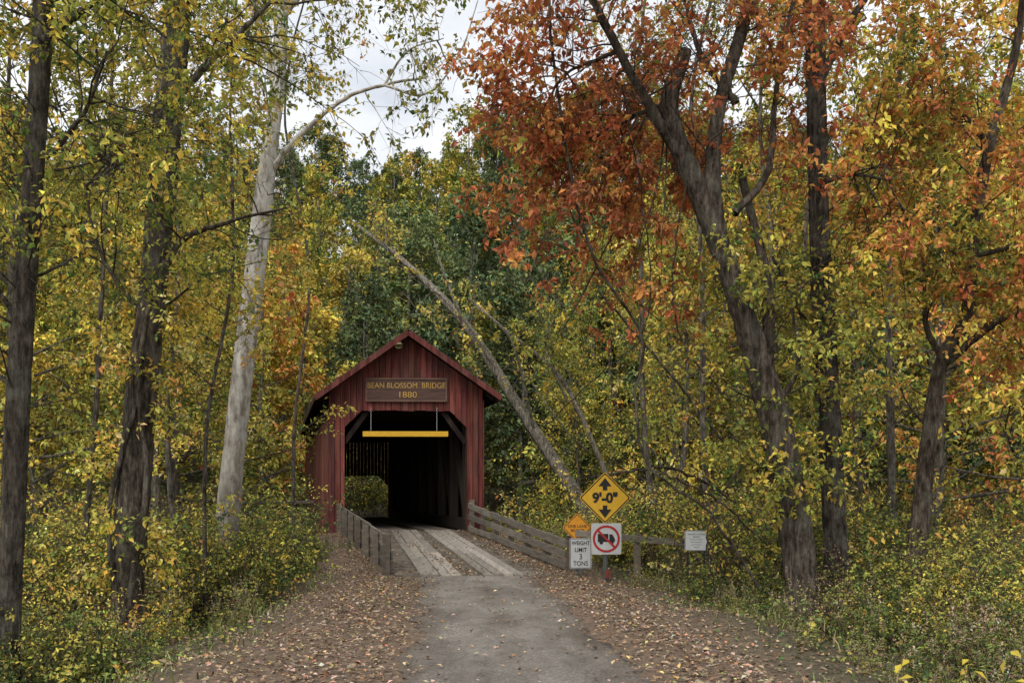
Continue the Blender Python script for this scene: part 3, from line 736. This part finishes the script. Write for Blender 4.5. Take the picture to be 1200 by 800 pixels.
for (x,y,k,s) in [(-5.2,20,4,.9),(-6.0,19.2,1,.6),(-4.9,18.6,4,.7),(-5.4,17.6,4,.8),(-6.8,21,3,1.0),(-6.7,24,4,1.1),(-7.4,26.5,1,1.1),(-8.2,27.5,1,1.3),(-4.9,21.6,4,.6),
                  (.6,29.3,0,1.2),(1.8,27,1,.9),(3.2,25,0,1.0),(2.2,22,4,.9),(4.5,21,3,1.0),(0.2,31,1,1.5),(3.2,30,2,1.5),(5.6,27,0,1.4),(2.6,19.6,4,.8),(4.0,18.4,5,1.0),(-1.2,30,1,1.3),(-.6,33,0,1.6),
                  (-6.3,11,1,.6),(-5.4,10,4,.8),(-5.0,8.6,4,.7),(-4.4,9.6,4,.6),(-7,13,2,.9),(-8,15,0,1.2),(5.2,12.5,5,1.0),(6.0,11,0,.7),(6.5,9.5,4,.9),(7.3,12,0,.9),(4.6,11,4,.6),(5.4,9,5,.8),(4.4,14,4,.6),(4.9,15.5,3,.7),
                  (4.0,9.2,4,.55),(4.4,8,4,.6),(3.9,10.6,5,.6),(5.0,7.4,4,.6),(3.6,12.4,4,.5),(3.3,14.2,4,.5),(-7.8,18,2,1.2),(-9.5,21,2,1.4),
                  (-10.6,52,1,1.6),(-9.4,54,1,2.0),(-12.4,54,2,2.0),(-8.2,52,4,2.4),(-7.2,51,0,1.6),(-11.5,57,0,2.4)]: putshrub(x,y,k,s)
for i in range(45):
    x=rng.uniform(-28,28); y=rng.uniform(29,52)
    if -13.5<x+.28*(y-28)*1 and x<-.0-.27*(y-28): continue
    putshrub(x,y,rng.choice([0,1,2,3]),rng.uniform(1.2,2.2))
h=Hero((.12,.10,.08)); h.limb([(2.55,4.6,-.3),(2.5,4.5,.3),(2.35,4.4,.72)],.006,.003,n=8,k=5,lump=0); h.limb([(2.5,4.6,-.2),(2.6,4.6,.4),(2.65,4.5,.74)],.006,.003,n=8,k=5,lump=0); h.limb([(2.5,4.6,-.2),(2.3,4.5,.3),(2.1,4.45,.66)],.005,.003,n=8,k=5,lump=0)
P=np.array([l[j] for l in h.l for j in (3,4,5,6,7,7)]); leaves(h.a,P+rng.normal(0,.04,P.shape),rng.normal(0,1,P.shape)*np.array([1,1,.3])+[0,-.4,-.3],.085,np.tile((.72,.58,.09),(len(P),1)),flat=1,wid=.24)
h.done('yellow_sapling')

# ------------------------------------------------------------------ grass, weeds, leaf litter
def scatter(n,x0,x1,y0,y1,fn):
    x=rng.uniform(x0,x1,n); y=y0+(y1-y0)*rng.random(n)**1.25; k=rng.random(n)<fn(x,y); return x[k],y[k]
pn=lambda x,y: .5+.25*np.sin(x*2.1+y*1.3)+.25*np.sin(x*.9-y*2.2+2)
def gmask(x,y):
    d=x-xc(y); e=np.where(d<0,-d-2.6,d-2.0-.02*y); return np.clip(e/1.3,0,1)*(.08+.92*pn(x,y)**1.6)*(np.abs(x)<.66*y+1)
x,y=scatter(130000,-13,13,3,27,gmask); n=len(x); z=gh(x,y)
dq=np.abs(x-xc(y)); hgt=rng.uniform(.04,.22,n)*(.4+.9*pn(x,y))*np.clip((dq-1.6)/2.0,.35,1); an=rng.uniform(0,6.28,n); bd=rng.uniform(.3,1.3,n)*hgt; w=rng.uniform(.004,.009,n)
c,s=np.cos(an),np.sin(an); px,py=-s*w,c*w
V=np.stack([np.stack([x-px,y-py,z-.01],-1),np.stack([x+px,y+py,z-.01],-1),np.stack([x+px*.8+c*bd*.35,y+py*.8+s*bd*.35,z+hgt*.6],-1),np.stack([x-px*.8+c*bd*.35,y-py*.8+s*bd*.35,z+hgt*.6],-1),
            np.stack([x+px*.1+c*bd,y+py*.1+s*bd,z+hgt],-1),np.stack([x-px*.1+c*bd,y-py*.1+s*bd,z+hgt],-1)],1)
b0=np.arange(n)[:,None]*6; F=np.concatenate([b0+[0,1,2,3],b0+[3,2,4,5]])
gcol=np.where(rng.random((n,1))<.62,np.array([[.13,.17,.055]]),np.array([[.26,.20,.12]]))*np.exp(rng.normal(0,.3,(n,1)))
a=Acc(); a.add(V.reshape(-1,3),F,np.repeat(gcol,6,0),0); a.obj('grass',[LITTER])
def vmask(x,y):
    d=x-xc(y); e=np.where(d<0,-d-2.7,d-2.2-.02*y); return np.clip(e/1.3,0,1)*np.clip(pn(x*.7+3,y*.8)*1.5-.25,0,1)*(np.abs(x)<.66*y+1)
x,y=scatter(120000,-12,12,4,26,vmask); n=len(x); z=gh(x,y)+rng.random(n)**1.5*.38*pn(x,y)
D=rng.normal(0,1,(n,3)); D[:,2]*=.5
a=Acc(); leaves(a,np.stack([x,y,z],-1),D,rng.uniform(.03,.09,n),pick([(5,GM),(2.5,GD),(2,YG),(.5,YE),(.8,BR)],np.arange(n)%900,n,keep=.2),0,flat=1.2,wid=.3); a.obj('ground_cover_plants',[LITTER])

def lmask(x,y):
    d=x-xc(y); e=np.abs(d); cc_=np.where(d<0,1.9,1.6+.02*y); ww=np.where(d<0,.85,.6)
    sh=np.exp(-((e-cc_)/ww)**2)*(.6+.4*pn(x*2,y*2)); road=np.where(e<1.2,.02+.28*np.clip((e-.5)/.7,0,1)**1.5+.05*np.exp(-(e/.2)**2),0)
    far_=np.where(e>2,.3,0)
    return np.clip(np.maximum(np.maximum(sh*(e>1.1),road),far_),0,1)*(np.abs(x)<.66*y+1)*((y<17.4)|(d>1.35)|(d<-1.9))
x,y=scatter(250000,-12,12,3,29,lmask); n=len(x)
z=gh(x,y)+np.where(np.abs(x-xc(y))<1.15,.045,.015)+rng.uniform(0,.025,n)
D=rng.normal(0,1,(n,3)); D[:,2]*=.25
pal=[(4,(.34,.24,.155)),(3,(.26,.175,.115)),(3,(.45,.33,.22)),(.7,(.48,.24,.12)),(.7,(.60,.47,.18)),(1.5,(.15,.105,.07)),(1.5,(.42,.35,.28))]
a=Acc(); leaves(a,np.stack([x,y,z],-1),D,rng.uniform(.025,.075,n),pick(pal,np.arange(n)%500,n,keep=.1,var=.25),0,flat=3,wid=.33)
n=2200; t=rng.random(n)**1.0; s_=np.where(rng.random(n)<.5,rng.normal(.48,.06,n),rng.choice([.05,.93],n)+rng.normal(0,.05,n)); s_=np.where(rng.random(n)<.2,rng.random(n),s_)
q=np.array([AP(a_,b_,.055) for a_,b_ in zip(np.clip(s_,.02,.98),t)]); q[:,2]-=np.where(np.abs(s_-.48)<.05,.04,0)
D=rng.normal(0,1,(n,3)); D[:,2]*=.15
leaves(a,q,D,rng.uniform(.04,.09,n),pick(pal,np.arange(n)%500,n,keep=.1,var=.25),0,flat=3,wid=.33)
a.obj('leaf_litter',[LITTER])

def weed():
    acc=Acc(); ns=16; St=np.stack([rng.normal(0,.16,ns),rng.normal(0,.16,ns),np.full(ns,-.05)],-1); D=np.stack([rng.normal(0,.16,ns),rng.normal(0,.16,ns),np.ones(ns)],-1)
    P=grow(St,D,rng.uniform(.5,1.25,ns),6,.08,0); wc=(.30,.23,.15)
    tubes(acc,P,np.tile(np.linspace(.005,.002,6),(ns,1)),3,wc)
    S4,D4,g,t=kids(P,14,.1,.85,.8,up=-.1); leaves(acc,S4,D4,rng.uniform(.04,.10,len(S4)),pick([(4,GM),(1.5,YG),(2,BR)],g,len(S4)),1,wid=.16)
    S4,D4,g,t=kids(P,12,.8,1.,.6,up=.2); leaves(acc,S4,D4,rng.uniform(.02,.045,len(S4)),pick([(3,(.40,.33,.23)),(1,BR)],g,len(S4)),1,wid=.3)
    return acc
wm=[weed().mesh('w%d'%i,[BARKM,LITTER]) for i in range(4)]
we=empty('tall_weeds',(5,14,0))
for i in range(330):
    y=rng.uniform(5.5,27); side=1 if rng.random()<.7 else -1; x=xc(y)+side*((3.5 if side<0 else 2.8)+rng.random()**1.3*8)
    if side<0 and y<12 and abs(x-xc(y))<4.2: continue
    o=mkobj('weed',wm[rng.integers(4)],(x,y,float(gh(x,y))),we); s=rng.uniform(.5,1.05)*(.5 if abs(x-xc(y))<3.6 else (.75 if abs(x-xc(y))<4.4 else 1)); o.scale=(s,s,s); o.rotation_euler=(0,0,rng.uniform(0,6.3))

# ------------------------------------------------------------------ light, sky, camera
w=bpy.data.worlds.new('World'); scene.world=w; w.use_nodes=True; nt=w.node_tree; bg=nt.nodes['Background']
sky=N(nt,'ShaderNodeTexSky'); sky.sky_type='NISHITA'; sky.sun_disc=False
el,az=math.radians(50),math.radians(200); sky.sun_elevation=el; sky.sun_rotation=az
nt.links.new(sky.outputs[0],bg.inputs[0]); bg.inputs[1].default_value=.10
bg2=N(nt,'ShaderNodeBackground'); bg2.inputs[1].default_value=1.6
cn=noise(nt,2.6,7,.6,stretch=(1,1,2.2),coord='Generated')
cc=ramp(nt,cn,[(.35,(.48,.51,.56)),(.65,(.81,.82,.83))]); nt.links.new(cc,bg2.inputs[0])
mx=N(nt,'ShaderNodeMixShader'); mx.inputs[0].default_value=.9
nt.links.new(bg.outputs[0],mx.inputs[1]); nt.links.new(bg2.outputs[0],mx.inputs[2]); nt.links.new(mx.outputs[0],nt.nodes['World Output'].inputs[0])
sl=bpy.data.lights.new('sun','SUN'); sl.energy=2.3; sl.angle=math.radians(35); sl.color=(1,.95,.88)
so=bpy.data.objects.new('sun',sl); scene.collection.objects.link(so)
d=Vector((math.sin(az)*math.cos(el),math.cos(az)*math.cos(el),math.sin(el)))
so.rotation_euler=d.to_track_quat('Z','Y').to_euler(); so.location=(0,0,30)
cam=bpy.data.cameras.new('camera'); co=bpy.data.objects.new('camera',cam); scene.collection.objects.link(co)
co.location=(0,0,CAMH); co.rotation_euler=(math.pi/2,0,0); cam.lens=30; cam.sensor_width=36; cam.shift_y=.15; cam.clip_end=2000; cam.clip_start=.1
scene.camera=co
scene.view_settings.view_transform='Standard'; scene.view_settings.look='None'; scene.view_settings.exposure=0
print('hill trees',cnt)
